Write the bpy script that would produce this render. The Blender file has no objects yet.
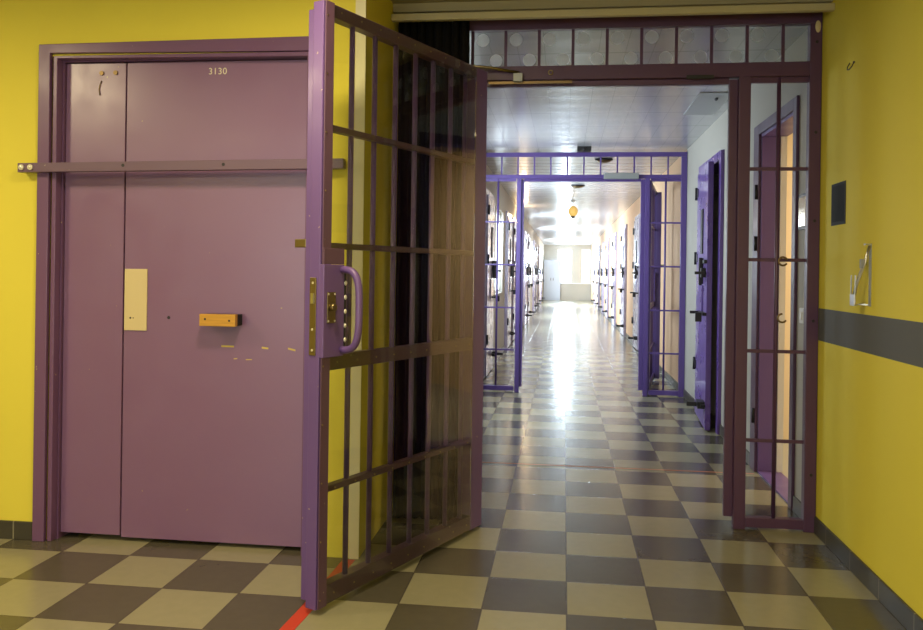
import bpy, bmesh, math, random
from mathutils import Vector, Matrix
random.seed(7)
PI = math.pi
scene = bpy.context.scene
COL = scene.collection

# ------------------------------------------------------------------ materials
def new_mat(name):
    m = bpy.data.materials.new(name); m.use_nodes = True
    nt = m.node_tree
    return m, nt, nt.nodes, nt.links, nt.nodes['Principled BSDF']

def plain(name, color, rough=.5, metal=0., coat=0., emis=None, estr=0.):
    m, nt, N, L, b = new_mat(name)
    b.inputs['Base Color'].default_value = (*color, 1)
    b.inputs['Roughness'].default_value = rough
    b.inputs['Metallic'].default_value = metal
    b.inputs['Coat Weight'].default_value = coat
    if emis:
        b.inputs['Emission Color'].default_value = (*emis, 1)
        b.inputs['Emission Strength'].default_value = estr
    return m

def noise(N, L, vec, scale, detail=3, rough=.5):
    n = N.new('ShaderNodeTexNoise'); n.inputs['Scale'].default_value = scale
    n.inputs['Detail'].default_value = detail; n.inputs['Roughness'].default_value = rough
    L.new(vec, n.inputs['Vector']); return n.outputs['Fac']

def math_node(N, L, op, a, b=None, c=None):
    n = N.new('ShaderNodeMath'); n.operation = op
    for i, v in enumerate((a, b, c)):
        if v is None: continue
        if isinstance(v, (int, float)): n.inputs[i].default_value = v
        else: L.new(v, n.inputs[i])
    return n.outputs[0]

def ramp(N, L, fac, stops):
    r = N.new('ShaderNodeValToRGB'); e = r.color_ramp.elements
    e[0].position, e[0].color = stops[0][0], (*stops[0][1], 1)
    e[1].position, e[1].color = stops[-1][0], (*stops[-1][1], 1)
    for p, c in stops[1:-1]:
        k = e.new(p); k.color = (*c, 1)
    L.new(fac, r.inputs['Fac']); return r.outputs['Color']

def mix(N, L, fac, a, b):
    n = N.new('ShaderNodeMix'); n.data_type = 'RGBA'
    if isinstance(fac, (int, float)): n.inputs[0].default_value = fac
    else: L.new(fac, n.inputs[0])
    for i, v in ((6, a), (7, b)):
        if isinstance(v, tuple): n.inputs[i].default_value = (*v, 1)
        else: L.new(v, n.inputs[i])
    return n.outputs[2]

def bump(N, L, b, height, strength, dist=.002):
    n = N.new('ShaderNodeBump'); n.inputs['Strength'].default_value = strength
    n.inputs['Distance'].default_value = dist
    L.new(height, n.inputs['Height']); L.new(n.outputs['Normal'], b.inputs['Normal'])

def coords(N):
    return N.new('ShaderNodeTexCoord').outputs['Object']

def painted_wall(name, color, stripe=None, rough=.7):
    m, nt, N, L, b = new_mat(name)
    v = coords(N)
    f = noise(N, L, v, 1.7, 4)
    c = mix(N, L, math_node(N, L, 'MULTIPLY', f, .25), color, tuple(x * .72 for x in color))
    if stripe:
        s = N.new('ShaderNodeSeparateXYZ'); L.new(v, s.inputs[0])
        a = math_node(N, L, 'GREATER_THAN', s.outputs['Z'], stripe[0])
        d = math_node(N, L, 'LESS_THAN', s.outputs['Z'], stripe[1])
        e = math_node(N, L, 'LESS_THAN', s.outputs['Y'], 1.2)
        c = mix(N, L, math_node(N, L, 'MULTIPLY', math_node(N, L, 'MULTIPLY', a, d), e), c, stripe[2])
    # small scuffs
    g = noise(N, L, v, 9, 8, .75)
    c = mix(N, L, ramp(N, L, g, [(0, (0, 0, 0)), (.70, (0, 0, 0)), (.78, (.25, .25, .25))]), c, tuple(x * .45 for x in color))
    L.new(c, b.inputs['Base Color'])
    b.inputs['Roughness'].default_value = rough
    b.inputs['Specular IOR Level'].default_value = .25
    bump(N, L, b, noise(N, L, v, 14, 2), .12, .004)
    return m

def enamel(name, color, rough=.38, chips=.0, chipcol=(.5, .42, .25), coat=.0, spec=.5):
    m, nt, N, L, b = new_mat(name)
    v = coords(N)
    f = noise(N, L, v, 2.3, 5)
    c = mix(N, L, math_node(N, L, 'MULTIPLY', f, .3), color, tuple(x * .75 for x in color))
    if chips:
        g = noise(N, L, v, 38, 4, .6)
        c = mix(N, L, ramp(N, L, g, [(0, (0, 0, 0)), (chips, (0, 0, 0)), (chips + .02, (1, 1, 1))]), c, chipcol)
    L.new(c, b.inputs['Base Color'])
    r = ramp(N, L, noise(N, L, v, 7, 4), [(.3, (rough * .85,) * 3), (.7, (rough * 1.15,) * 3)])
    L.new(r, b.inputs['Roughness'])
    b.inputs['Coat Weight'].default_value = coat
    b.inputs['Specular IOR Level'].default_value = spec
    bump(N, L, b, noise(N, L, v, 12, 2), .06, .002)
    return m

def floor_mat():
    m, nt, N, L, b = new_mat('checker_floor_tiles')
    v = coords(N)
    s = N.new('ShaderNodeSeparateXYZ'); L.new(v, s.inputs[0])
    tx = math_node(N, L, 'MULTIPLY', s.outputs['X'], 3.0); ty = math_node(N, L, 'MULTIPLY', s.outputs['Y'], 3.0)
    ix = math_node(N, L, 'FLOOR', tx); iy = math_node(N, L, 'FLOOR', ty)
    par = math_node(N, L, 'FLOORED_MODULO', math_node(N, L, 'ADD', ix, iy), 2.0)
    cmb = N.new('ShaderNodeCombineXYZ'); L.new(ix, cmb.inputs[0]); L.new(iy, cmb.inputs[1])
    wn = N.new('ShaderNodeTexWhiteNoise'); L.new(cmb.outputs[0], wn.inputs['Vector'])
    sp = noise(N, L, v, 22, 3)
    cl = noise(N, L, v, 5, 4)
    light = mix(N, L, sp, (.28, .26, .155), (.325, .30, .185))
    dark = mix(N, L, sp, (.068, .060, .040), (.088, .077, .052))
    c = mix(N, L, par, light, dark)
    c = mix(N, L, math_node(N, L, 'MULTIPLY', wn.outputs['Value'], .22), c, (.15, .13, .09))
    c = mix(N, L, math_node(N, L, 'MULTIPLY', cl, .05), c, (.2, .17, .12))
    # grout
    def edge(t):
        fr = math_node(N, L, 'FRACT', t)
        return math_node(N, L, 'GREATER_THAN', math_node(N, L, 'ABSOLUTE', math_node(N, L, 'SUBTRACT', fr, .5)), .491)
    g = math_node(N, L, 'MAXIMUM', edge(tx), edge(ty))
    c = mix(N, L, math_node(N, L, 'MULTIPLY', g, .85), c, (.06, .05, .04))
    L.new(c, b.inputs['Base Color'])
    L.new(ramp(N, L, cl, [(.3, (.19, .19, .19)), (.7, (.25, .25, .25))]), b.inputs['Roughness'])
    b.inputs['IOR'].default_value = 1.47
    # every tile lies a trifle tilted, and the joint is sunk
    tilt = math_node(N, L, 'ADD',
        math_node(N, L, 'MULTIPLY', math_node(N, L, 'FRACT', ty), math_node(N, L, 'SUBTRACT', wn.outputs['Value'], .5)),
        math_node(N, L, 'MULTIPLY', g, -.6))
    bump(N, L, b, tilt, .55, .0016)
    return m

def skirting_mat(axis):
    m, nt, N, L, b = new_mat('skirting_tiles_' + axis)
    v = coords(N)
    s = N.new('ShaderNodeSeparateXYZ'); L.new(v, s.inputs[0])
    fr = math_node(N, L, 'FRACT', math_node(N, L, 'MULTIPLY', s.outputs[axis], 3.0))
    g = math_node(N, L, 'GREATER_THAN', math_node(N, L, 'ABSOLUTE', math_node(N, L, 'SUBTRACT', fr, .5)), .490)
    c = mix(N, L, noise(N, L, v, 20, 2), (.045, .041, .030), (.064, .058, .042))
    c = mix(N, L, g, c, (.22, .2, .14))
    L.new(c, b.inputs['Base Color']); b.inputs['Roughness'].default_value = .35
    return m

def ceiling_panels():
    m, nt, N, L, b = new_mat('metal_ceiling_panels')
    v = coords(N)
    s = N.new('ShaderNodeSeparateXYZ'); L.new(v, s.inputs[0])
    def line(sock, period, off, w):
        t = math_node(N, L, 'FRACT', math_node(N, L, 'MULTIPLY', math_node(N, L, 'ADD', sock, off), 1 / period))
        return math_node(N, L, 'GREATER_THAN', math_node(N, L, 'ABSOLUTE', math_node(N, L, 'SUBTRACT', t, .5)), .5 - w)
    near = math_node(N, L, 'LESS_THAN', s.outputs['Y'], 5.8)
    a = math_node(N, L, 'MULTIPLY', line(s.outputs['Y'], .625, 0., .008), near)
    far = math_node(N, L, 'SUBTRACT', 1.0, near)
    bb = math_node(N, L, 'MULTIPLY', line(s.outputs['Y'], .30, 0., .05), far)
    cc = math_node(N, L, 'MULTIPLY', line(s.outputs['X'], .165, .0, .012), near)
    tot = math_node(N, L, 'MAXIMUM', math_node(N, L, 'MAXIMUM', a, bb), math_node(N, L, 'MULTIPLY', cc, .6))
    c = mix(N, L, math_node(N, L, 'MULTIPLY', tot, .75), (.52, .52, .53), (.18, .18, .19))
    L.new(c, b.inputs['Base Color'])
    b.inputs['Roughness'].default_value = .24
    b.inputs['Metallic'].default_value = .25
    wv = math_node(N, L, 'SINE', math_node(N, L, 'MULTIPLY', s.outputs['Y'], 2 * PI / .30))
    h = math_node(N, L, 'ADD', math_node(N, L, 'MULTIPLY', tot, -.6), math_node(N, L, 'MULTIPLY', wv, .45))
    bump(N, L, b, h, .35, .003)
    return m

def sheet_glass(name, ior=1.5, tint=(.93, .95, .92), rough=0.0):
    m, nt, N, L, b = new_mat(name)
    b.inputs['Base Color'].default_value = (*tint, 1)
    b.inputs['Roughness'].default_value = rough
    b.inputs['IOR'].default_value = ior
    b.inputs['Transmission Weight'].default_value = 1
    bump(N, L, b, noise(N, L, coords(N), 1.6, 2), .12, .02)
    return m

def cloth(name, color):
    m, nt, N, L, b = new_mat(name)
    v = coords(N)
    c = mix(N, L, noise(N, L, v, 40, 4), color, tuple(x * .4 for x in color))
    L.new(c, b.inputs['Base Color']); b.inputs['Roughness'].default_value = .95
    b.inputs['Specular IOR Level'].default_value = .1
    return m

def wood(name, color):
    m, nt, N, L, b = new_mat(name)
    v = coords(N)
    mp = N.new('ShaderNodeMapping'); mp.inputs['Scale'].default_value = (6, 60, 60); L.new(v, mp.inputs['Vector'])
    c = mix(N, L, noise(N, L, mp.outputs[0], 1.5, 4), color, tuple(x * .55 for x in color))
    L.new(c, b.inputs['Base Color']); b.inputs['Roughness'].default_value = .45
    return m

YEL = (.77, .655, .07)
M = dict(
    yellow=painted_wall('yellow_wall_paint', YEL),
    yellow_band=painted_wall('yellow_wall_paint_with_grey_band', YEL, (1.0, 1.167, (.115, .118, .122))),
    cream_wall=painted_wall('cream_wall_paint', (.47, .445, .385)),
    warm_tinted_wall=painted_wall('lamplight_tinted_wall_paint', (.82, .54, .32)),  # peach base colour carries the warm lamplight on this wall
    room_wall=painted_wall('warm_room_paint', (.84, .73, .54)),
    hatch=plain('hatch_paint', (.40, .41, .41), .4),
    ledge=enamel('ledge_paint', (.50, .43, .22), .5),
    shaded_ceiling=plain('shade_darkened_ceiling_paint', (.36, .31, .17), .8),  # darkened so the shade under the ceiling sits in the colour
    cream_paint=enamel('cream_paint', (.80, .74, .46), .5),
    purple_door=enamel('mauve_door_paint', (.215, .105, .21), .34, .745, (.5, .40, .14), spec=1.),
    purple_frame=enamel('purple_frame_paint', (.165, .078, .165), .36, .72, (.52, .42, .22)),
    purple_bar=enamel('worn_purple_bar_paint', (.165, .10, .145), .33, .70, (.45, .40, .3)),
    purple_gate=enamel('purple_gate_paint', (.145, .08, .245), .33, .715, (.45, .36, .26)),
    purple_front=enamel('plum_gate_front', (.11, .055, .10), .40, .71, (.45, .38, .28)),
    plum=enamel('plum_partition_paint', (.085, .036, .082), .38, .74, (.4, .33, .2)),
    violet=enamel('violet_partition_paint', (.105, .06, .235), .36),
    violet_door=enamel('violet_door_paint', (.135, .072, .30), .30, coat=.2),
    far_door=enamel('glare_paled_door_paint', (.42, .36, .48), .28, coat=.3),  # violet doors paled so the daylight glare is in their colour
    violet_jamb=enamel('violet_jamb_paint', (.15, .09, .27), .4),
    floor=floor_mat(), skx=skirting_mat('X'), sky=skirting_mat('Y'),
    panels=ceiling_panels(),
    glazing=sheet_glass('clear_gate_sheet', 1.36, (.90, .92, .86)),
    glazing2=sheet_glass('clear_transom_sheet', 1.45),
    disc=sheet_glass('pale_disc', 1.4, (.96, .96, .93), .3),
    steel=plain('steel', (.62, .60, .55), .28, 1.),
    bolt=plain('pale_bolt_metal', (.85, .82, .65), .35, .6),
    brass=plain('brass', (.30, .24, .12), .36, 1.),
    bronze=plain('bronze', (.22, .15, .07), .4, .9),
    black=plain('black_plastic', (.012, .012, .012), .45),
    dark=plain('dark_iron', (.02, .018, .02), .45, .3),
    curtain=cloth('black_cloth', (.012, .011, .010)),
    cover=plain('beige_plate', (.64, .52, .26), .5),
    orange=wood('orange_wood', (.70, .36, .035)),
    rubber=plain('dark_rubber', (.01, .011, .009), .7),
    scratch=plain('yellow_scratch', (.60, .46, .10), .7),
    white_text=plain('cream_lettering', (.75, .70, .50), .6),
    red=plain('red_floor_tape', (.55, .05, .02), .5),
    redline=plain('orange_floor_line', (.45, .14, .05), .5),
    grey=plain('grey_metal_cover', (.33, .34, .32), .45, .3),
    pane=plain('daylit_pane', (.9, .95, 1), .6, emis=(.86, .95, 1.0), estr=3.5),
    dim_pane=plain('shaded_pane', (.9, .95, 1), .6, emis=(.86, .95, 1.0), estr=3.5),
    diffuser=plain('lamp_diffuser', (.9, .85, .7), .5, emis=(1, .80, .48), estr=5.),
    bulb=plain('bulkhead_glass', (.9, .8, .6), .4, emis=(1, .72, .38), estr=22.),
    amber=plain('amber_lens', (.80, .50, .10), .3, emis=(1, .62, .2), estr=.55),
    white=plain('white_enamel', (.75, .75, .72), .4),
    cupboard=enamel('pale_blue_cupboard_paint', (.55, .62, .74), .35),
    redbrown=plain('dark_frame_paint', (.06, .035, .05), .4),
)

# ------------------------------------------------------------------ builders
class MB:
    def __init__(self): self.bm = bmesh.new(); self.mi = 0
    def _new(self, faces):
        for f in faces: f.material_index = self.mi
    def box(self, x0, x1, y0, y1, z0, z1):
        if x0 > x1: x0, x1 = x1, x0
        if y0 > y1: y0, y1 = y1, y0
        v = [self.bm.verts.new(p) for p in ((x0,y0,z0),(x1,y0,z0),(x1,y1,z0),(x0,y1,z0),(x0,y0,z1),(x1,y0,z1),(x1,y1,z1),(x0,y1,z1))]
        self._new([self.bm.faces.new([v[i] for i in q]) for q in ((0,3,2,1),(4,5,6,7),(0,1,5,4),(1,2,6,5),(2,3,7,6),(3,0,4,7))])
        return self
    def tube(self, path, r, n=10, caps=True):
        path = [Vector(p) for p in path]; rings = []
        ref = None
        for i, p in enumerate(path):
            t = (path[min(i+1, len(path)-1)] - path[max(i-1, 0)]).normalized()
            if ref is None:
                ref = Vector((0,0,1)) if abs(t.z) < .9 else Vector((1,0,0))
            a = ref - t * ref.dot(t)
            a.normalize(); b = t.cross(a); ref = a
            rr = r[i] if isinstance(r, (list, tuple)) else r
            rings.append([self.bm.verts.new(p + (a*math.cos(2*PI*k/n) + b*math.sin(2*PI*k/n))*rr) for k in range(n)])
        fs = []
        for A, B in zip(rings, rings[1:]):
            for k in range(n): fs.append(self.bm.faces.new((A[k], A[(k+1)%n], B[(k+1)%n], B[k])))
        if caps:
            fs.append(self.bm.faces.new(rings[0][::-1])); fs.append(self.bm.faces.new(rings[-1]))
        for f in fs: f.smooth = len(f.verts) == 4
        self._new(fs); return self
    def cyl(self, p0, p1, r, n=16): return self.tube([p0, p1], r, n)
    def ball(self, c, r, sx=1, sy=1, sz=1, n=12):
        ret = bmesh.ops.create_uvsphere(self.bm, u_segments=n*2, v_segments=n, radius=r)
        for v in ret['verts']:
            v.co = Vector((c[0]+v.co.x*sx, c[1]+v.co.y*sy, c[2]+v.co.z*sz))
            for f in v.link_faces: f.smooth = True; f.material_index = self.mi
        return self
    def prism(self, pts, y0, y1):       # polygon in xz, extruded along y
        A = [self.bm.verts.new((x, y0, z)) for x, z in pts]; B = [self.bm.verts.new((x, y1, z)) for x, z in pts]
        n = len(pts); fs = [self.bm.faces.new(A), self.bm.faces.new(B[::-1])]
        for k in range(n): fs.append(self.bm.faces.new((A[k], B[k], B[(k+1)%n], A[(k+1)%n])))
        self._new(fs); return self
    def build(self, name, mat, parent=None, bevel=0.):
        bmesh.ops.recalc_face_normals(self.bm, faces=self.bm.faces)
        me = bpy.data.meshes.new(name); self.bm.to_mesh(me); self.bm.free()
        for m in (mat if isinstance(mat, (list, tuple)) else [mat]): me.materials.append(m)
        o = bpy.data.objects.new(name, me); COL.objects.link(o)
        if parent: o.parent = parent
        if bevel:
            b = o.modifiers.new('Bevel', 'BEVEL'); b.width = bevel; b.segments = 2; b.limit_method = 'ANGLE'
        return o

def tag(o, label=None, cat=None, group=None, kind=None):
    if label: o['label'] = label
    if cat: o['category'] = cat
    if group: o['group'] = group
    if kind: o['kind'] = kind
    return o
def empty(name, loc=(0,0,0), rz=0.):
    o = bpy.data.objects.new(name, None); COL.objects.link(o)
    o.location = loc; o.rotation_euler = (0,0,rz); o.empty_display_size = .1
    return o
def struct(o, label, cat): return tag(o, label, cat, kind='structure')
def bx(*a): return MB().box(*a)
def recentre(o):       # put a mesh object's origin at the centre of its bottom
    co = [v.co.copy() for v in o.data.vertices]
    c = Vector(((min(v.x for v in co)+max(v.x for v in co))/2, (min(v.y for v in co)+max(v.y for v in co))/2, min(v.z for v in co)))
    o.data.transform(Matrix.Translation(-c)); o.location = o.location + c
    return o
def copy_tree(o, parent=None):
    c = o.copy(); COL.objects.link(c)
    if parent: c.parent = parent
    for ch in [x for x in bpy.data.objects if x.parent == o]: copy_tree(ch, c)
    return c

# ------------------------------------------------------------------ sizes
RX = 1.289          # right wall face
LX = -.955          # return wall face by the gate
Y1, Y2, YE = 1.19, 5.74, 36.0
FC, CC = 2.755, 2.70  # ceilings
DW = .46            # wall with the purple door

# ------------------------------------------------------------------ setting
struct(bx(-6, 6, -6.2, YE+.3, -.1, 0).build('floor', M['floor']), 'beige and brown checkered tile floor running down the corridor', 'floor')
struct(bx(-6.2, RX+.2, -6.2, 1.25, FC, FC+.1).build('ceiling', M['shaded_ceiling']), 'dim ceiling of the yellow front room above the barred frame', 'ceiling')
struct(bx(-1.2, RX+.2, 1.251, YE+.3, CC, CC+.1).build('ceiling_corridor', M['panels']), 'glossy metal panel ceiling of the long corridor', 'ceiling')

w = MB(); w.box(-6.2, -2.51, DW, DW+.25, 0, FC).box(-1.19, LX, DW, DW+.25, 0, FC).box(-2.51, -1.19, DW, DW+.25, 2.345, FC).box(-2.6, -1.1, DW+.2, DW+.25, 0, 2.4)
struct(w.build('wall_left', M['yellow']), 'yellow wall around the mauve steel door', 'wall')
struct(bx(LX-.2, LX, DW+.251, 1.25, 0, FC).build('wall_return', M['yellow']), 'narrow shaded yellow wall turning in beside the barred gate', 'wall')
struct(bx(RX, RX+.2, -6.2, 1.245, 0, FC).build('wall_right', M['yellow_band']), 'yellow right wall with a horizontal grey band', 'wall')
BW = (-3.6, .4, .7, 2.2)
struct(MB().box(-6.2, BW[0], -6.4, -6.2, 0, FC).box(BW[1], RX+.2, -6.4, -6.2, 0, FC).box(BW[0], BW[1], -6.4, -6.2, 0, BW[2]).box(BW[0], BW[1], -6.4, -6.2, BW[3], FC).build('wall_back', M['yellow']), 'yellow wall behind the camera', 'wall')
struct(bx(-6.4, -6.2, -6.2, DW+.2, 0, FC).build('wall_far_left', M['yellow']), 'yellow wall at the far left side of the front room', 'wall')

D1 = (1.655, 2.47, 2.29)     # open doorway (y0, y1, top)
D2 = (3.80, 4.76, 2.30)      # cell door opening
T = .15
w = MB()
w.box(RX, RX+T, 1.246, D1[0], 0, CC).box(RX, RX+T, D1[0], D1[1], D1[2], CC).box(RX, RX+T, D1[1], D2[0], 0, CC)
w.box(RX, RX+T, D2[0], D2[1], D2[2], CC).box(RX, RX+T, D2[1], Y2+.05, 0, CC)
struct(w.build('wall_corridor_right', M['cream_wall']), 'off-white corridor wall holding the open doorway and violet door', 'wall')
struct(bx(RX, RX+T, Y2+.0501, YE, 0, CC).build('wall_cells_right', M['warm_tinted_wall']), 'corridor wall of the cell wing on the right, warm lamplight in its peach colour', 'wall')
WLX = -1.03
w = MB(); W0 = (3.7, 5.5, .9, 2.45)
w.box(WLX-.15, WLX, 1.251, W0[0], 0, CC).box(WLX-.15, WLX, W0[1], Y2+.05, 0, CC)
w.box(WLX-.15, WLX, W0[0], W0[1], 0, W0[2]).box(WLX-.15, WLX, W0[0], W0[1], W0[3], CC)
struct(w.build('wall_corridor_left', M['cream_wall']), 'off-white corridor wall hidden behind the barred gate', 'wall')
FWIN = [(8.5, 9.9), (14.95, 16.35), (20.5, 21.9), (29.2, 30.8)]  # unseen windows added to brighten the far corridor
w = MB(); yy = Y2+.0501
for a, b in FWIN:
    w.box(WLX-.15, WLX, yy, a, 0, CC).box(WLX-.15, WLX, a, b, 0, 1.0).box(WLX-.15, WLX, a, b, 2.3, CC); yy = b
w.box(WLX-.15, WLX, yy, YE, 0, CC)
struct(w.build('wall_cells_left', M['cream_wall']), 'pale corridor wall of the cell wing on the left', 'wall')
# end wall with two windows
w = MB(); EW = [(-.36, .36), (.80, 1.25)]; ez0, ez1 = .84, 2.5
w.box(-1.18, EW[0][0], YE, YE+.2, 0, CC).box(EW[0][1], EW[1][0], YE, YE+.2, 0, CC).box(EW[1][1], RX+T, YE, YE+.2, 0, CC)
for a, b in EW: w.box(a, b, YE, YE+.2, 0, ez0).box(a, b, YE, YE+.2, ez1, CC)
struct(w.build('wall_end', M['cream_wall']), 'cream wall closing the far end of the corridor', 'wall')
# room beyond the open doorway, and the cell behind the violet door
w = MB(); w.box(RX+T, 4.4, 3.55, 3.65, 0, CC).box(RX+T, 4.4, 1.26, 1.36, 0, CC).box(4.3, 4.4, 1.36, 3.55, 0, CC)
struct(w.build('wall_side_room', M['room_wall']), 'warm peach walls of the side room seen through the doorway', 'wall')
struct(bx(RX+T, 4.4, 1.26, 3.65, CC, CC+.1).build('ceiling_side_room', M['white']), 'ceiling of the lit side room', 'ceiling')
struct(bx(RX+.001, 4.3, 1.36, 3.55, .0, .004).build('floor_side_room', plain('grey_room_floor', (.42, .43, .40), .35)), 'pale grey floor of the side room', 'floor')
w = MB(); w.box(RX+T, 3.4, 5.2, 5.3, 0, CC).box(3.3, 3.4, 3.66, 5.2, 0, CC).box(RX+T, 3.4, 3.66, 5.3, CC-.1, CC)
struct(w.build('wall_cell', M['cream_wall']), 'unlit cell walls behind the violet door', 'wall')

# windows
def window(name, x0, x1, z0, z1, label, axis='y', at=YE+.08, sgn=1, mull=1, pane='pane'):
    r = empty(name, ((x0+x1)/2, at, z0) if axis == 'y' else (at, (x0+x1)/2, z0))
    hw, h = (x1-x0)/2, z1-z0; f = MB()
    def b(m, a0, a1, d0, d1, c0, c1):
        m.box(a0, a1, d0, d1, c0, c1) if axis == 'y' else m.box(d0, d1, a0, a1, c0, c1)
    for (a0, a1, c0, c1) in ((-hw,-hw+.05,0,h),(hw-.05,hw,0,h),(-hw+.05,hw-.05,0,.05),(-hw+.05,hw-.05,h-.05,h)): b(f, a0, a1, -.03, .03, c0, c1)
    f.build('window_frame', M['white'], r)
    for k in range(mull):
        q = MB(); c = -hw + (k+1)*2*hw/(mull+1); b(q, c-.02, c+.02, -.025, .025, .05, h-.05); q.build('mullion', M['white'], r)
    p = MB(); b(p, -hw+.05, hw-.05, .031*sgn, .036*sgn, .05, h-.05); p.build('pane', M[pane], r)
    return struct(r, label, 'window')
window('window_1', *EW[0], ez0, ez1, 'bright window left of the pillar at the corridor end', mull=0)
window('window_2', *EW[1], ez0, ez1, 'bright window right of the pillar at the corridor end', mull=0, pane='dim_pane')
window('window_3', W0[0], W0[1], W0[2], W0[3], 'wide daylit window in the corridor wall behind the gate', axis='x', at=WLX-.08, sgn=-1, mull=2)
for k, (a, b) in enumerate(FWIN):
    window('window_%d' % (4+k), a, b, 1.0, 2.3, '%s added fill-light window between the left cell doors of the far corridor' % ('nearest', 'second', 'third', 'farthest')[k], axis='x', at=WLX-.08, sgn=-1, mull=1)
window('window_8', *BW, 'wide fill-light window added in the wall behind the camera', at=-6.3, sgn=-1, mull=3)  # unseen window added as fill for the front room
struct(bx(-.5, RX, YE-.08, YE, .80, .84).build('trim_window_sill', M['white']), 'pale sill below the end windows', 'sill')

# header trim above the first partition, cream corner strip
struct(bx(LX, RX-.001, 1.04, 1.26, 2.71, FC).build('trim_3', M['shaded_ceiling']), 'header strip between the cream ledge and the ceiling, shade put into its dark colour', 'header')
h = MB(); h.box(LX, RX-.001, 1.0, 1.035, 2.652, 2.69)
struct(h.build('trim_1', M['ledge'], bevel=.006), 'cream ledge running over the barred partition', 'trim')
struct(bx(-1.0, LX+.003, DW-.006, DW+.001, .0, FC).build('trim_2', M['cream_paint']), 'cream strip at the yellow wall corner behind the gate', 'trim')
# skirting
struct(bx(-6.2, -2.562, DW-.012, DW, 0, .088).build('baseboard_left', M['skx'], bevel=.003), 'dark tile skirting left of the mauve door', 'skirting')
struct(bx(RX-.012, RX, -6.2, Y1, 0, .088).build('baseboard_right', M['sky'], bevel=.003), 'dark tile skirting along the yellow right wall', 'skirting')
k = MB()
k.box(RX-.012, RX, 1.26, D1[0]-.08, 0, .088).box(RX-.012, RX, D1[1]+.08, D2[0]-.08, 0, .088).box(RX-.012, RX, D2[1]+.09, Y2, 0, .088)
struct(k.build('baseboard_corridor_right', M['sky'], bevel=.003), 'grey tile skirting below the off-white corridor wall', 'skirting')
struct(bx(RX-.012, RX, Y2+.06, YE, 0, .088).build('baseboard_cells_right', M['sky']), 'tile skirting below the right row of cell doors', 'skirting')
struct(bx(WLX, WLX+.012, Y2+.06, YE, 0, .088).build('baseboard_cells_left', M['sky']), 'tile skirting below the left row of cell doors', 'skirting')

# ------------------------------------------------------------------ door_1: mauve steel door 3130
d = empty('door_1', (-1.85, DW, 0)); ox = -1.85
def dbox(m, x0, x1, y0, y1, z0, z1): return m.box(x0-ox, x1-ox, y0, y1, z0, z1)
f = MB()
# outer face, groove, inner lip (left, right, head)
f.prism([(-2.562-ox, 0), (-2.502-ox, 0), (-2.502-ox, 2.356), (-1.19-ox, 2.344), (-1.19-ox, 0), (-1.135-ox, 0), (-1.135-ox, 2.412), (-2.562-ox, 2.40)], -.022, .0)
fr = f.build('frame', M['purple_frame'], d, .003)
f = MB()
f.prism([(-2.4915-ox, 0), (-2.470-ox, 0), (-2.470-ox, 2.332), (-1.225-ox, 2.322), (-1.225-ox, 0), (-1.19-ox, 0), (-1.19-ox, 2.343), (-2.4915-ox, 2.346)], -.012, .03)
f.build('frame_lip', M['purple_frame'], d, .003)
f = MB(); dbox(f, -2.509, -2.462, .031, .199, 0, 2.344); dbox(f, -1.23, -1.191, .031, .199, 0, 2.344); dbox(f, -2.462, -1.23, .031, .199, 2.325, 2.344)
f.build('rebate', M['purple_frame'], d)
LY = .045
def slab(name, x0, x1, z0, z1, extra=None):
    m = MB(); dbox(m, x0, x1, LY, LY+.06, z0, z1)
    if extra: m.mi = 1; extra(m); m.mi = 0
    return m.build(name, [M['purple_door'], M['scratch'], M['black']], d, .0)
side = slab('side_leaf', -2.458, -2.152, .03, 2.320)
def marks(m):
    for x0, x1, z, t, tilt in ((-1.648,-1.585,.955,.008,0),(-1.447,-1.415,.953,.008,-.003),(-1.318,-1.282,.952,.008,-.008),(-1.585,-1.568,.898,.004,.002),(-1.525,-1.495,.896,.004,.001)):
        m.prism([(x0-ox, z), (x1-ox, z+tilt), (x1-ox, z+t+tilt), (x0-ox, z+t)], LY-.0008, LY+.001)
    m.mi = 2
    for x, z, r in ((-2.03,1.093,.006),(-1.915,1.09,.008)):
        m.cyl((x-ox, LY-.001, z), (x-ox, LY+.002, z), r, 10)
leaf = slab('leaf', -2.143, -1.235, .022, 2.320, marks)
cp = MB(); dbox(cp, -2.140, -2.025, LY-.006, LY, 1.025, 1.322)
cp.mi = 1
for x in (-2.108, -2.093): cp.cyl((x-ox, LY-.007, 1.085), (x-ox, LY, 1.085), .005 if x < -2.1 else .003, 8)
cp.build('cover_plate', [M['cover'], M['black']], leaf, .001)
bl = MB(); dbox(bl, -1.718, -1.543, LY-.09, LY-.062, 1.060, 1.116)
bl.mi = 1; dbox(bl, -1.716, -1.545, LY-.062, LY, 1.062, 1.114)
bl.mi = 2
for x, z in ((-1.690, 1.093), (-1.572, 1.087)): bl.cyl((x-ox, LY-.0915, z), (x-ox, LY-.08, z), .0055, 10)
tag(bl.build('bumper_block', [M['orange'], M['rubber'], M['black']], leaf, .0015), 'orange wooden block with dark sides')
for x, z in ((-2.275, 2.272), (-2.203, 2.273)):
    s = MB(); s.cyl((x-ox, LY-.006, z), (x-ox, LY, z), .011, 12); s.build('screw', M['bronze'], side)
sm = MB(); sm.tube([(-2.275-ox, LY-.002, 2.235), (-2.285-ox, LY-.002, 2.21), (-2.288-ox, LY-.002, 2.19), (-2.283-ox, LY-.002, 2.165)], .003, 6)
sm.build('drip_mark', M['bronze'], side)
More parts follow.
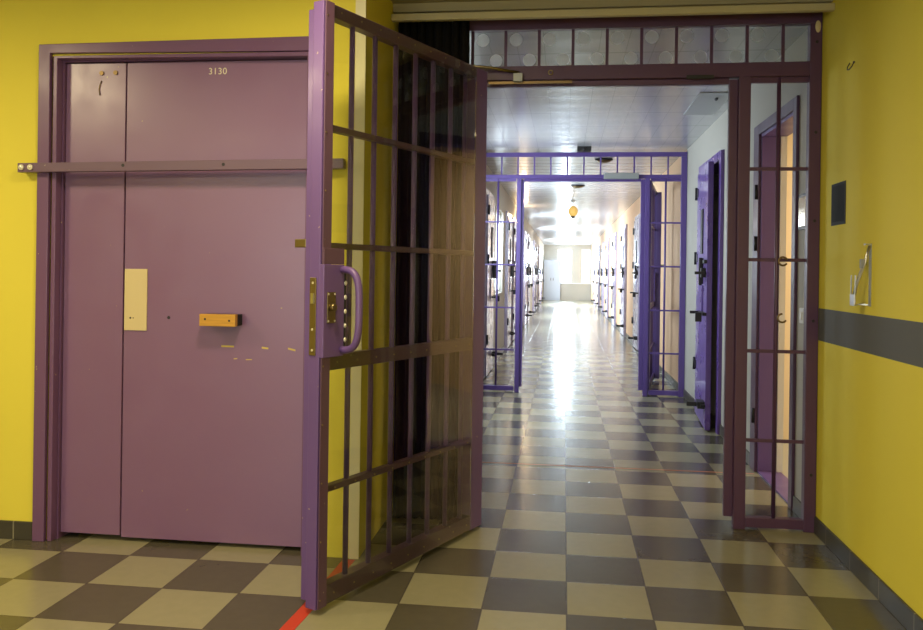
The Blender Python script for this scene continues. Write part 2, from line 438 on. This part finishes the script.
# number
cu = bpy.data.curves.new('number', 'FONT'); cu.body = '3130'; cu.size = .044; cu.extrude = .0006; cu.align_x = 'CENTER'; cu.space_character = 1.08
to = bpy.data.objects.new('tmp_number', cu); COL.objects.link(to)
me = bpy.data.meshes.new_from_object(to.evaluated_get(bpy.context.evaluated_depsgraph_get()))
bpy.data.objects.remove(to); me.name = 'number'; me.materials.clear(); me.materials.append(M['white_text'])
no = bpy.data.objects.new('number', me); COL.objects.link(no); no.parent = leaf
no.rotation_euler = (PI/2, 0, 0); no.location = (-1.685-ox, LY-.001, 2.258)
struct(d, 'mauve steel door numbered 3130 with a narrow side leaf', 'door')

# bar across the door
b = empty('door_bar', (-1.84, DW, 1.80)); bo = -1.84
m = MB(); m.prism([(-2.638-bo, -.022), (-1.035-bo, -.006), (-1.035-bo, .040), (-2.638-bo, .022)], -.058, -.024)
m.build('bar', M['purple_bar'], b, .002)
for q in ((-2.638-bo, -2.553-bo, -.024, 0, -.018, .018), (-1.10-bo, -1.04-bo, -.024, 0, -.004, .036)): bx(*q).build('wall_bracket', M['purple_bar'], b)
for x in (-2.615, -2.569):
    m = MB(); m.cyl((x-bo, -.066, .0015), (x-bo, -.058, .0015), .013, 16); m.ball((x-bo, -.066, .0015), .009, 1, .5, 1, 6)
    m.build('bolt', M['bolt'], b)
for x, z in ((-2.10, .010), (-1.605, .013)): MB().cyl((x-bo, -.0585, z), (x-bo, -.056, z), .008, 12).build('bolt_hole', M['black'], b)
tag(b, 'flat purple steel bar bolted across the mauve door', 'bar')

# ------------------------------------------------------------------ barred partitions
def partition(Y, mat, xl, xr, post_l, post_r, label, near):
    r = empty('barred_partition', ((xl+xr)/2, Y, 0)); c = (xl+xr)/2
    y0, y1 = 0., .05
    def B(name, x0, x1, z0, z1, a=y0, bb=y1, bev=.003, mt=None):
        return MB().box(x0-c, x1-c, a, bb, z0, z1).build(name, mt or mat, r, bev)
    t0, t1, q0, q1 = (2.648, 2.708, 2.375, 2.450) if near else (2.617, 2.665, 2.375, 2.418)
    B('top_rail', xl, xr, t0, t1); B('transom_rail', xl+.055, xr-.06, q0, q1)
    B('stile', xl, xl+.055, .0, t0-.0005); B('stile', xr-.06, xr, .0, t0-.0005)
    pw = .06 if near else .05
    B('post', post_l-pw, post_l, .0, 2.375); B('post', post_r, post_r+pw, .0, 2.375)
    B('bottom_rail', xl+.055, post_l-.06, .012, .062); B('bottom_rail', post_r+.06, xr-.06, .012, .062)
    # rebate flange towards the opening
    B('door_stop', post_r-.045, post_r, .055, 2.37, .03, .065); B('door_stop', post_l, post_l+.03, .055, 2.37, .03, .065); B('door_stop', post_l+.03, post_r-.045, 2.345, 2.375, .03, .065)
    n = 12 if near else 14
    step = .182
    x = (.003 if near else .174) - 6*step
    while x < xr-.08:
        if x > xl+.07:
            m = MB(); m.box(x-c-.008, x-c+.008, .017, .033, q1, t0); m.build('transom_bar', mat, r)
        x += step
    for a, bb in ((xl+.055, post_l-.06), (post_r+.06, xr-.06)):
        mid = (a+bb)/2
        m = MB(); m.cyl((mid-c, .025, .062), (mid-c, .025, 2.375), .011, 12); m.build('bar', mat, r)
        for z in (.465, .935, 1.415, 1.893):
            m = MB(); m.box(a-c, bb-c, .018, .030, z-.009, z+.009); m.build('cross_bar', mat, r, .002)
        m = MB(); m.box(a-c, bb-c, .016, .034, 2.345, 2.374); m.build('head_bar', mat, r)
    tag(r, label, 'partition')
    return r, c
p1, c1 = partition(Y1, M['plum'], LX+.003, RX-.003, -.497, .872, 'plum barred partition framing the near gateway, its sidelight by the yellow wall', True)
# clear sheet with pale stick-on discs behind the transom bars
m = MB(); m.box(LX+.06-c1, RX-.066-c1, .036, .040, 2.456, 2.647); gl = m.build('transom_sheet', M['glazing2'], p1)
x = .003 - 5*.182
while x < RX-.2:
    for ddx, z in ((.055, 2.603), (.128, 2.49)):
        if LX+.1 < x+ddx < RX-.1:
            q = MB(); n = 24; ring = [(x+ddx-c1+.034*math.cos(2*PI*k/n), .0345, z+.034*math.sin(2*PI*k/n)) for k in range(n+1)]
            q.tube(ring, .0013, 6, caps=False); q.cyl((x+ddx-c1, .0352, z), (x+ddx-c1, .0358, z), .033, 24)
            q.build('disc', M['disc'], gl)
    x += .182
# hooks on the sidelight cross bars, latch hardware on the transom rail
for zc, a0, a1 in ((1.408, 20, 330), (1.112, 90, 330)):
    q = MB(); q.tube([(1.103-c1+.022*math.cos(math.radians(a0+(a1-a0)*k/14)), -.006, zc+.022*math.sin(math.radians(a0+(a1-a0)*k/14))) for k in range(15)], .005, 8)
    q.build('hook', M['bronze'], p1)
q = MB(); q.tube([(-.57-c1, -.10, 2.432), (-.43-c1, -.05, 2.43), (-.285-c1, -.012, 2.412)], .008, 8); q.build('closer_arm', M['brass'], p1)
q = MB(); q.box(-.315-c1, -.265-c1, -.035, -.0, 2.36, 2.405); q.build('arm_bracket', M['grey'], p1, .002)
q = MB(); q.tube([(-.115-c1+.012*math.cos(2*PI*k/16), -.003, 2.412+.012*math.sin(2*PI*k/16)) for k in range(17)], .0035, 6); q.build('eyelet', M['brass'], p1)
q = MB(); q.box(-.45-c1, .0-c1, -.008, .0, 2.352, 2.366); q.build('strike_strip', M['bronze'], p1)
q = MB(); q.box(.60-c1, .74-c1, -.012, .0, 2.365, 2.385); q.build('lock_case', M['black'], p1, .002)
for z in (2.55, 2.08, 1.62, 1.1, .3):
    q = MB(); q.cyl((RX-.03-c1, -.003, z), (RX-.03-c1, .0, z), .008, 10); q.build('screw', M['black'], p1)
q = MB(); q.ball((RX-.025-c1, 0, 2.63), .02, .7, .25, 1.6, 8); q.build('cap', M['cover'], p1)

p2, c2 = partition(Y2, M['violet'], WLX+.003, RX-.003, -.512, .842, 'violet barred partition halfway down the corridor', False)
q = MB(); q.box(.39-c2, .765-c2, -.06, 0, 2.365, 2.43); tag(q.build('closer_box', M['grey'], p2, .006), 'grey door closer box')

# ------------------------------------------------------------------ gates
def gate(loc, ang, label, mats, near):
    fm, ft = mats
    r = empty('barred_gate', loc, ang)
    B = lambda name, x0, x1, y0, y1, z0, z1, mt=fm, bev=.003, par=r: MB().box(x0, x1, y0, y1, z0, z1).build(name, mt, par, bev)
    # frame: bright sides in fm, front cover strips in ft
    B('free_stile', 1.205, 1.258, -.060, -.008, .022, 2.368)
    B('closing_flange', 1.19, 1.222, -.118, -.061, .03, 2.355)
    B('hinge_stile', 0, .12, -.060, -.008, .022, 2.368)
    B('top_rail', .12, 1.205, -.055, -.008, 2.315, 2.368, ft); B('bottom_rail', .12, 1.205, -.055, -.008, .025, .100, ft)
    for z, h in ((1.885, .012), (1.425, .012), (.968, .030), (.475, .012)):
        B('cross_rail', .12, 1.205, -.045, -.008, z-h, z+h, ft)
    for s in (1.062, .913, .768, .618, .475, .322, .188):
        m = MB(); m.cyl((s, -.03, .1), (s, -.03, 2.315), .0115, 12); m.build('bar', fm, r)
    B('cover_strip', 1.208, 1.256, -.001, .004, .027, 2.366, ft, .001)
    if near:
        g = B('clear_sheet', .122, 1.207, -.007, -.002, .03, 2.362, M['glazing'], 0)
        sc = []
        for k in range(9): sc += [(.16+k*.125, .062), (.16+k*.125, 2.342), (.16+k*.125, .968), (.16+k*.125, .475)]
        for k in range(11): sc.append((1.247, .06+k*.225))
        for s, z in sc:
            m = MB(); y = .004 if s > 1.2 else -.002
            m.cyl((s, y-.0005, z), (s, y+.0025, z), .0036, 8); m.build('screw', M['brass'], r)
    lb = B('lock_case', 1.137, 1.2575, -.058, .012, .992, 1.352, fm)
    B('gusset_plate', 1.137, 1.2555, -.001, .010, 1.353, 1.415, ft, .001)
    ro = B('escutcheon', 1.192, 1.240, .0125, .016, 1.125, 1.245, M['brass'], .001, lb)
    m = MB(); m.cyl((1.216, .016, 1.186), (1.216, .034, 1.186), .015, 16); m.build('lock_cylinder', M['brass'], lb, .003)
    for dx in (-.018, .018):
        for z in (1.133, 1.237):
            m = MB(); m.cyl((1.216+dx, .016, z), (1.216+dx, .018, z), .004, 8); m.build('screw', M['bolt'], lb)
    fp = B('lock_faceplate', 1.2585, 1.262, -.056, -.024, 1.0, 1.30, M['brass'], .001, lb)
    m = MB(); m.box(1.262, 1.268, -.047, -.033, 1.20, 1.24); m.build('latch', M['steel'], lb)
    for z in (1.28, 1.10, 1.02):
        m = MB(); m.cyl((1.262, -.04, z), (1.2635, -.04, z), .005, 8); m.build('screw', M['bolt'], lb)
    ps = B('slotted_strip', 1.126, 1.1365, -.02, .012, 1.02, 1.33, M['black'], .001, lb)
    for k in range(5):
        m = MB(); m.ball((1.131, .013, 1.055+k*.056), .0075, 1, .6, 1.3, 6); m.build('stud', M['bolt'], lb)
    pts = []
    for k in range(25):
        t = -PI/2 + PI*k/24
        zz = math.copysign(abs(math.sin(t))**.55, math.sin(t)) * .158
        yy = abs(math.cos(t))**.62 * .088 + .010
        pts.append((1.150, yy, 1.175+zz))
    m = MB(); m.tube(pts, .0145, 12); hd = m.build('pull_handle', M['purple_gate'] if near else fm, r)
    m = MB(); m.box(1.20, 1.22, -.178, -.118, 1.418, 1.452); m.build('catch', M['brass'], r, .003)
    for z in (.25, 1.2, 2.1):
        m = MB(); m.cyl((-.008, -.035, z), (-.008, -.035, z+.12), .012, 12); m.build('hinge', fm, r)
    return tag(r, label, 'gate')
gate((-.428, .975, 0), math.atan2(-.9098, -.4150), 'tall purple barred gate standing open by the mauve door, glazed with a clear sheet', (M['purple_gate'], M['purple_front']), True)
gate((.86, Y2+.10, 0), math.atan2(1.25, .20), 'distant violet barred gate swung open behind the halfway partition', (M['violet'], M['violet']), False)

# ------------------------------------------------------------------ black curtain
m = MB(); NX, NZ = 60, 14
rows = []
for j in range(NZ+1):
    z = .004 + (2.675-.004)*j/NZ; row = []
    for i in range(NX+1):
        u = i/NX
        x = LX+.022 + u*(.372 + .012*math.sin(z*3.1) + .015*(1-j/NZ))
        y = 1.10 + .028*math.sin(u*PI*17 + .5*math.sin(z*2)) * (.6+.4*(1-j/NZ)) + .006*math.sin(u*61+z*4)
        row.append(m.bm.verts.new((x, y, z + (.012*random.random() if j == NZ else 0))))
    rows.append(row)
for j in range(NZ):
    for i in range(NX):
        f = m.bm.faces.new((rows[j][i], rows[j][i+1], rows[j+1][i+1], rows[j+1][i])); f.smooth = True
o = m.build('curtain', M['curtain'])
so = o.modifiers.new('Solidify', 'SOLIDIFY'); so.thickness = .006
recentre(o)
tag(o, 'black gathered cloth curtain hanging at the left of the barred partition', 'curtain')

# ------------------------------------------------------------------ right yellow wall fittings
o = empty('wall_plate', (RX, .917, 1.583))
m = MB(); m.box(-.003, 0, -.10, .10, 0, .205); pl = m.build('plate', M['rubber'], o, .002)
m = MB(); m.box(-.0045, -.0031, -.085, .085, .015, .19); m.build('dark_panel', plain('dark_panel_face', (.006, .006, .006), .8), o)
tag(o, 'black square plate on the yellow wall above the grey band', 'plate')
h = empty('wall_holder', (RX, .50, 1.205))
m = MB(); m.box(-.004, 0, -.012, .012, 0, .272); m.build('back_plate', M['grey'], h, .001)
m = MB(); m.box(-.026, -.004, -.012, .012, .266, .272); m.build('top_lip', M['steel'], h)
for q in ([(-.008, .0, .262), (-.020, .015, .20), (-.036, .04, .13), (-.050, .06, .05)], [(-.008, -.010, .262), (-.024, .0, .18), (-.042, .03, .10), (-.050, .035, .05)]):
    m = MB(); m.tube(q, .0038, 8); m.build('strut', M['steel'], h)
m = MB(); m.box(-.056, -.042, .03, .085, .0, .010).box(-.056, -.0535, .03, .085, .010, .05); m.build('cup', M['steel'], h, .001)
for y in (.030, .080):
    m = MB(); m.box(-.0535, -.0505, y-.004, y+.004, .010, .135); m.build('prong', M['steel'], h)
m = MB(); m.box(-.004, 0, .012, .07, .003, .009).box(-.055, -.004, .054, .060, .003, .009); m.build('lower_arm', M['steel'], h)
m = MB(); m.box(-.036, -.024, .012, .030, .165, .205); m.build('clip', M['grey'], h)
tag(h, 'small bent metal holder fixed to the yellow wall above the grey band', 'holder')
o = MB(); o.tube([(RX, .79, 2.335), (RX-.012, .785, 2.315), (RX-.02, .765, 2.297), (RX-.022, .735, 2.29), (RX-.02, .705, 2.298), (RX-.018, .685, 2.312)], .0025, 8)
o.ball((RX-.018, .685, 2.312), .005, 1, 1, 1, 6)
o = recentre(o.build('wall_hook', M['dark']))
tag(o, 'tiny dark wire hook high on the yellow right wall', 'hook')
# call panel and small switch on the cream wall behind the sidelight
o = empty('call_panel', (RX, 1.475, 1.59))
MB().box(-.010, .002, -.075, .075, 0, .20).build('back_box', M['black'], o, .002)
MB().box(-.014, -.0101, -.058, .058, .018, .182).build('face_plate', plain('shiny_steel', (.75, .70, .6), .14, 1.), o, .002)
tag(o, 'shiny steel call panel beside the doorway behind the sidelight', 'panel')
o = empty('light_switch', (RX, 1.47, 1.07))
MB().box(-.010, 0, -.04, .04, 0, .085).build('switch_plate', M['white'], o, .003)
MB().box(-.016, -.0101, -.02, .02, .02, .065).build('rocker', M['white'], o, .002)
tag(o, 'pale light switch below the steel call panel', 'switch')

# ------------------------------------------------------------------ door_2: open doorway with plum frame
d = empty('door_2', (RX, 2.06, 0))
y0, y1, zt = D1[0]-2.06, D1[1]-2.06, D1[2]
m = MB(); m.box(-.018, -.0, y0-.07, y0, 0, zt+.07).box(-.018, 0, y1, y1+.14, 0, zt+.07).box(-.018, 0, y0, y1, zt, zt+.07)
m.build('architrave', M['plum'], d, .003)
m = MB(); m.box(.0, T+.01, y0, y0+.02, 0, zt).box(.0, T+.01, y1-.02, y1, 0, zt).box(0, T+.01, y0+.02, y1-.02, zt-.02, zt)
m.build('jamb', M['violet_jamb'], d)
m = MB(); m.box(T-.03, T+.01, y1-.034, y1-.0201, 0, zt-.02); m.build('lit_jamb_edge', M['white'], d)  # white strip stands in for the jamb edge lit by the room
m = MB(); m.box(.0, T, y0, y1, 0, .012); m.build('threshold', M['violet_jamb'], d)
for z in (.33, 1.50, 1.85):
    m = MB(); m.cyl((-.024, y1+.02, z), (-.024, y1+.02, z+.10), .012, 10); m.build('hinge', M['dark'], d)
struct(d, 'plum framed open doorway to a lit peach room, right behind the sidelight', 'door')

# ------------------------------------------------------------------ cell doors
def cell_door(name, loc, rz, leafmat, framemat, swing=0.):
    d = empty(name, loc, rz)
    hw, ht = .48, 2.30
    m = MB(); m.box(-hw-.08, -hw, -.0, .03, 0, ht+.08).box(hw, hw+.08, 0, .03, 0, ht+.08).box(-hw, hw, 0, .03, ht, ht+.08)
    m.build('frame', framemat, d, .003)
    lf = MB().box(-.955, 0, -.0, .045, .015, ht-.005).build('leaf', leafmat, d, .003)
    lf.location = (hw, .004, 0); lf.rotation_euler = (0, 0, swing)
    def S(name, mt, *boxes, bev=.002):
        m = MB()
        for q in boxes: m.box(*q)
        return m.build(name, mt, lf, bev)
    for z in (.42, 1.43, 2.05): 
        m = MB(); m.cyl((0.01, .055, z), (.01, .055, z+.12), .013, 10); m.box(-.10, .0, .0451, .051, z+.02, z+.10); m.build('hinge', M['dark'], lf)
    S('viewing_slot', M['dark'], (-.62, -.46, .0451, .056, 1.52, 1.92))
    S('hatch', leafmat, (-.68, -.38, .0451, .060, .98, 1.24))
    S('lock', M['dark'], (-.88, -.74, .0451, .085, 1.31, 1.39), (-.92, -.87, .0451, .14, 1.335, 1.36))
    S('lock_bolt', M['dark'], (-.96, -.58, .0451, .070, 1.43, 1.46), (-.80, -.775, .0701, .095, 1.24, 1.48), (-.66, -.635, .0451, .085, 1.25, 1.48))
    S('middle_bolt', M['dark'], (-.97, -.52, .0451, .078, .985, 1.01), (-.60, -.575, .0781, .15, .985, 1.01), (-.90, -.87, .0781, .13, .93, 1.01))
    S('bottom_bolt', M['dark'], (-.93, -.78, .0451, .105, .19, .25), (-.97, -.70, .0451, .085, .21, .23), (-.86, -.835, .1051, .19, .20, .235))
    return d
d2 = cell_door('door_3', (RX, (D2[0]+D2[1])/2, 0), PI/2, M['violet_door'], M['violet_door'], -.07)
struct(d2, 'violet cell door with dark bolts on the off-white wall, before the halfway partition', 'door')
protoR = cell_door('door_4', (RX, 8.6, 0), PI/2, M['far_door'], M['far_door'], -.0)
GR = 'cell doors along the far corridor'
struct(protoR, 'nearest cell door of the right row beyond the halfway partition', 'door'); protoR['group'] = GR
protoL = cell_door('door_5', (WLX, 7.3, 0), -PI/2, M['far_door'], M['far_door'], -.0)
struct(protoL, 'nearest cell door of the left row beyond the halfway partition', 'door'); protoL['group'] = GR
ords = ['second', 'third', 'fourth', 'fifth', 'sixth', 'seventh', 'eighth', 'ninth']
n = 6
for proto, ys, side in ((protoR, (11.3, 14.5, 17.8, 21.0, 24.0, 27.0, 30.5), 'right'), (protoL, (11.0, 12.6, 17.2, 18.9, 23.2, 24.9, 28.0, 31.5), 'left')):
    for k, y in enumerate(ys):
        c = copy_tree(proto); c.name = 'door_%d' % n; n += 1
        c.location.y = y
        c['label'] = '%s cell door of the %s row beyond the halfway partition' % (ords[k], side)

# ------------------------------------------------------------------ cupboard at the corridor end
c = empty('cupboard', (-.60, YE-.25, 0))
m = MB(); m.box(-.40, .40, -.2, .2, .0, 1.95); m.build('body', M['cupboard'], c, .005)
for x0, x1 in ((-.39, -.005), (.005, .39)):
    dd = MB().box(x0, x1, -.215, -.2001, .08, 1.93).build('door', M['cupboard'], c, .003)
    MB().box((x0+x1)/2*.3-.01, (x0+x1)/2*.3+.01, -.24, -.2151, .95, 1.08).build('handle', M['dark'], dd)
tag(c, 'pale blue cupboard in the left corner at the corridor end', 'cupboard')

# ------------------------------------------------------------------ ceiling things
def detector(x, y, label):
    o = empty('smoke_detector', (x, y, CC))
    m = MB(); m.tube([(0,0,0), (0,0,-.018)], .105, 24); m.build('base', M['dark'], o)
    m = MB(); m.tube([(0,0,-.018), (0,0,-.03), (0,0,-.045)], [.085, .08, .03], 24); m.build('head', M['bronze'], o)
    return tag(o, label, 'detector')
detector(.169, 9.4, 'dark round ceiling detector beyond the halfway partition, left of the other')
detector(.428, 6.53, 'dark round ceiling detector just behind the halfway partition transom')
o = empty('ceiling_box', (.17, 5.60, CC))
MB().box(-.075, .075, -.06, .06, -.05, 0).build('housing', M['black'], o, .004)
m = MB(); m.ball((0, -.06, -.03), .022, 1, .6, 1, 6); m.build('lens', M['dark'], o)
tag(o, 'small black box on the ceiling above the halfway partition', 'box')
o = empty('beacon_lamp', (.123, 12.1, CC))
m = MB(); m.tube([(0,0,0), (0,0,-.02), (0,0,-.021), (0,0,-.12)], [.05, .05, .012, .012], 16); m.build('mount', M['white'], o)
m = MB(); m.ball((0,0,-.20), .09, 1, 1, 1.15, 10); m.build('globe', M['amber'], o)
m = MB(); m.tube([(0,0,-.275), (0,0,-.315), (0,0,-.33)], [.045, .04, .02], 14); m.build('cap', M['dark'], o)
tag(o, 'amber globe beacon hanging from the corridor ceiling', 'lamp')
o = empty('ceiling_hatch', (1.09, 3.42, CC))
MB().box(-.125, .125, -.42, .42, -.006, 0).build('panel', M['hatch'], o, .002)
m = MB(); m.ball((.03, -.22, -.01), .022, .6, 1.6, .6, 6); m.build('catch', M['dark'], o)
tag(o, 'pale rectangular hatch panel in the near corridor ceiling', 'hatch')
LAMPS = []
def bulkhead(x, y, z, sgn, label):
    o = empty('wall_lamp', (x, y, z))
    m = MB(); m.box(0, sgn*.03, -.07, .07, -.11, .11); m.build('back_plate', M['white'], o, .005)
    m = MB(); m.ball((sgn*.05, 0, 0), .06, .7, 1, 1.6, 8); m.build('glass', M['bulb'], o)
    return tag(o, label, 'lamp')
bulkhead(WLX, 13.3, 2.5, 1, 'lit wall lamp high on the left beyond the halfway partition')

# floor markings
o = bx(-.92, RX-.03, 2.405, 2.418, 0, .0012).build('floor_line', M['redline'])
tag(recentre(o), 'thin orange line across the floor behind the near partition', 'line')
o = MB(); P = [(-1.075, -.60), (-1.02, -.60), (-.985, -.1), (-.965, .44), (-1.02, .44), (-1.040, -.1)]
v0 = [o.bm.verts.new((x, y, 0)) for x, y in P]; v1 = [o.bm.verts.new((x, y, .0012)) for x, y in P]
o.bm.faces.new(v0[::-1]); o.bm.faces.new(v1)
for k in range(6): o.bm.faces.new((v0[k], v0[(k+1)%6], v1[(k+1)%6], v1[k]))
o = recentre(o.build('floor_tape', M['red']))
tag(o, 'strip of red tape on the floor under the open gate', 'tape')

# ------------------------------------------------------------------ lamps and daylight
def area(name, loc, target, sx, sy, power, color):
    l = bpy.data.lights.new(name, 'AREA'); l.shape = 'RECTANGLE'; l.size = sx; l.size_y = sy; l.energy = power; l.color = color
    o = bpy.data.objects.new(name, l); COL.objects.link(o); o.location = loc
    dvec = Vector(target) - Vector(loc)
    o.rotation_euler = dvec.to_track_quat('-Z', 'Y').to_euler()
    return o
WARM = (1, .83, .50)
for x, y, w in ((-.94, -.85, 1.), (-3.5, -1.15, 1.1), (-.1, -3.0, 1.), (-3.6, -3.8, 1.)):
    o = empty('ceiling_lamp', (x, y, FC))
    MB().box(-.17, .17, -.17, .17, -.05, 0).build('housing', M['white'], o, .005)
    MB().box(-.15, .15, -.15, .15, -.056, -.0501).build('diffuser', M['diffuser'], o)
    tag(o, 'square warm ceiling lamp in the front room, %s' % {-.94: 'nearest the gate', -3.5: 'facing the yellow left wall', -.1: 'above the camera near the right wall', -3.6: 'behind the camera on the left'}[x], 'lamp')
    area('ceiling_lamp_light', (x, y, FC-.06), (x, y, 0), .28, .28, 38*w, WARM)
area('back_window_fill', (-1.6, -6.24, 1.45), (-1.6, 0, 1.0), 3.8, 1.4, 26, (1, .96, .86))  # fill light at the added back window
area('side_room_lamp', (2.9, 2.5, CC-.05), (2.9, 2.5, 0), .6, .6, 52, (1, .78, .5))
DAY = (.70, .86, 1.0)
area('side_window_daylight', (WLX-.02, 4.6, 1.7), (RX, 5.3, 1.1), 1.65, 1.4, 62, DAY)
for k, (a, b_) in enumerate(EW[:1]):
    area('end_window_daylight', ((a+b_)/2, YE+.02, 1.7), ((a+b_)/2, 0, 1.2), b_-a-.1, 1.5, 170 if k == 0 else 110, DAY)
for (a, b_), pw in zip(FWIN, (100, 210, 380, 800)):
    area('far_window_fill', (WLX-.02, (a+b_)/2, 1.65), (RX, (a+b_)/2+.5, 1.2), b_-a-.15, 1.15, pw, DAY)  # fill light at the added corridor windows
for y in (13.3,):
    l = bpy.data.lights.new('wall_lamp_light', 'POINT'); l.energy = 18; l.color = (1, .70, .38); l.shadow_soft_size = .08
    o = bpy.data.objects.new('wall_lamp_light', l); COL.objects.link(o); o.location = (WLX+.16, y, 2.45)

w = bpy.data.worlds.new('World'); scene.world = w; w.use_nodes = True
w.node_tree.nodes['Background'].inputs[0].default_value = (.8, .9, 1, 1)
w.node_tree.nodes['Background'].inputs[1].default_value = .3

# ------------------------------------------------------------------ camera
f_px, yaw, roll, pcx, pcy = 796.4, .1198, .0140, 468.15, 271.5
cam = bpy.data.cameras.new('Camera'); co = bpy.data.objects.new('Camera', cam); COL.objects.link(co)
cam.sensor_fit = 'HORIZONTAL'; cam.sensor_width = 36; cam.lens = f_px*36/923
cam.shift_x = -(pcx-461.5)/923; cam.shift_y = (pcy-315)/923
fw = Vector((-math.sin(yaw), math.cos(yaw), 0)); rt = Vector((math.cos(yaw), math.sin(yaw), 0)); up = Vector((0,0,1))
r_ = rt*math.cos(roll) + up*math.sin(roll); u_ = up*math.cos(roll) - rt*math.sin(roll)
mw = Matrix((r_, u_, -fw)).transposed().to_4x4(); mw.translation = Vector((-.0285, -3.1305, 1.332))
co.matrix_world = mw; cam.clip_start = .05; cam.clip_end = 200
scene.camera = co
vs = scene.view_settings; vs.view_transform = 'Standard'; vs.look = 'None'; vs.gamma = 1; vs.use_curve_mapping = False; vs.exposure = 0
scene.cycles.use_denoising = True
scene.cycles.max_bounces = 12; scene.cycles.sample_clamp_indirect = 4
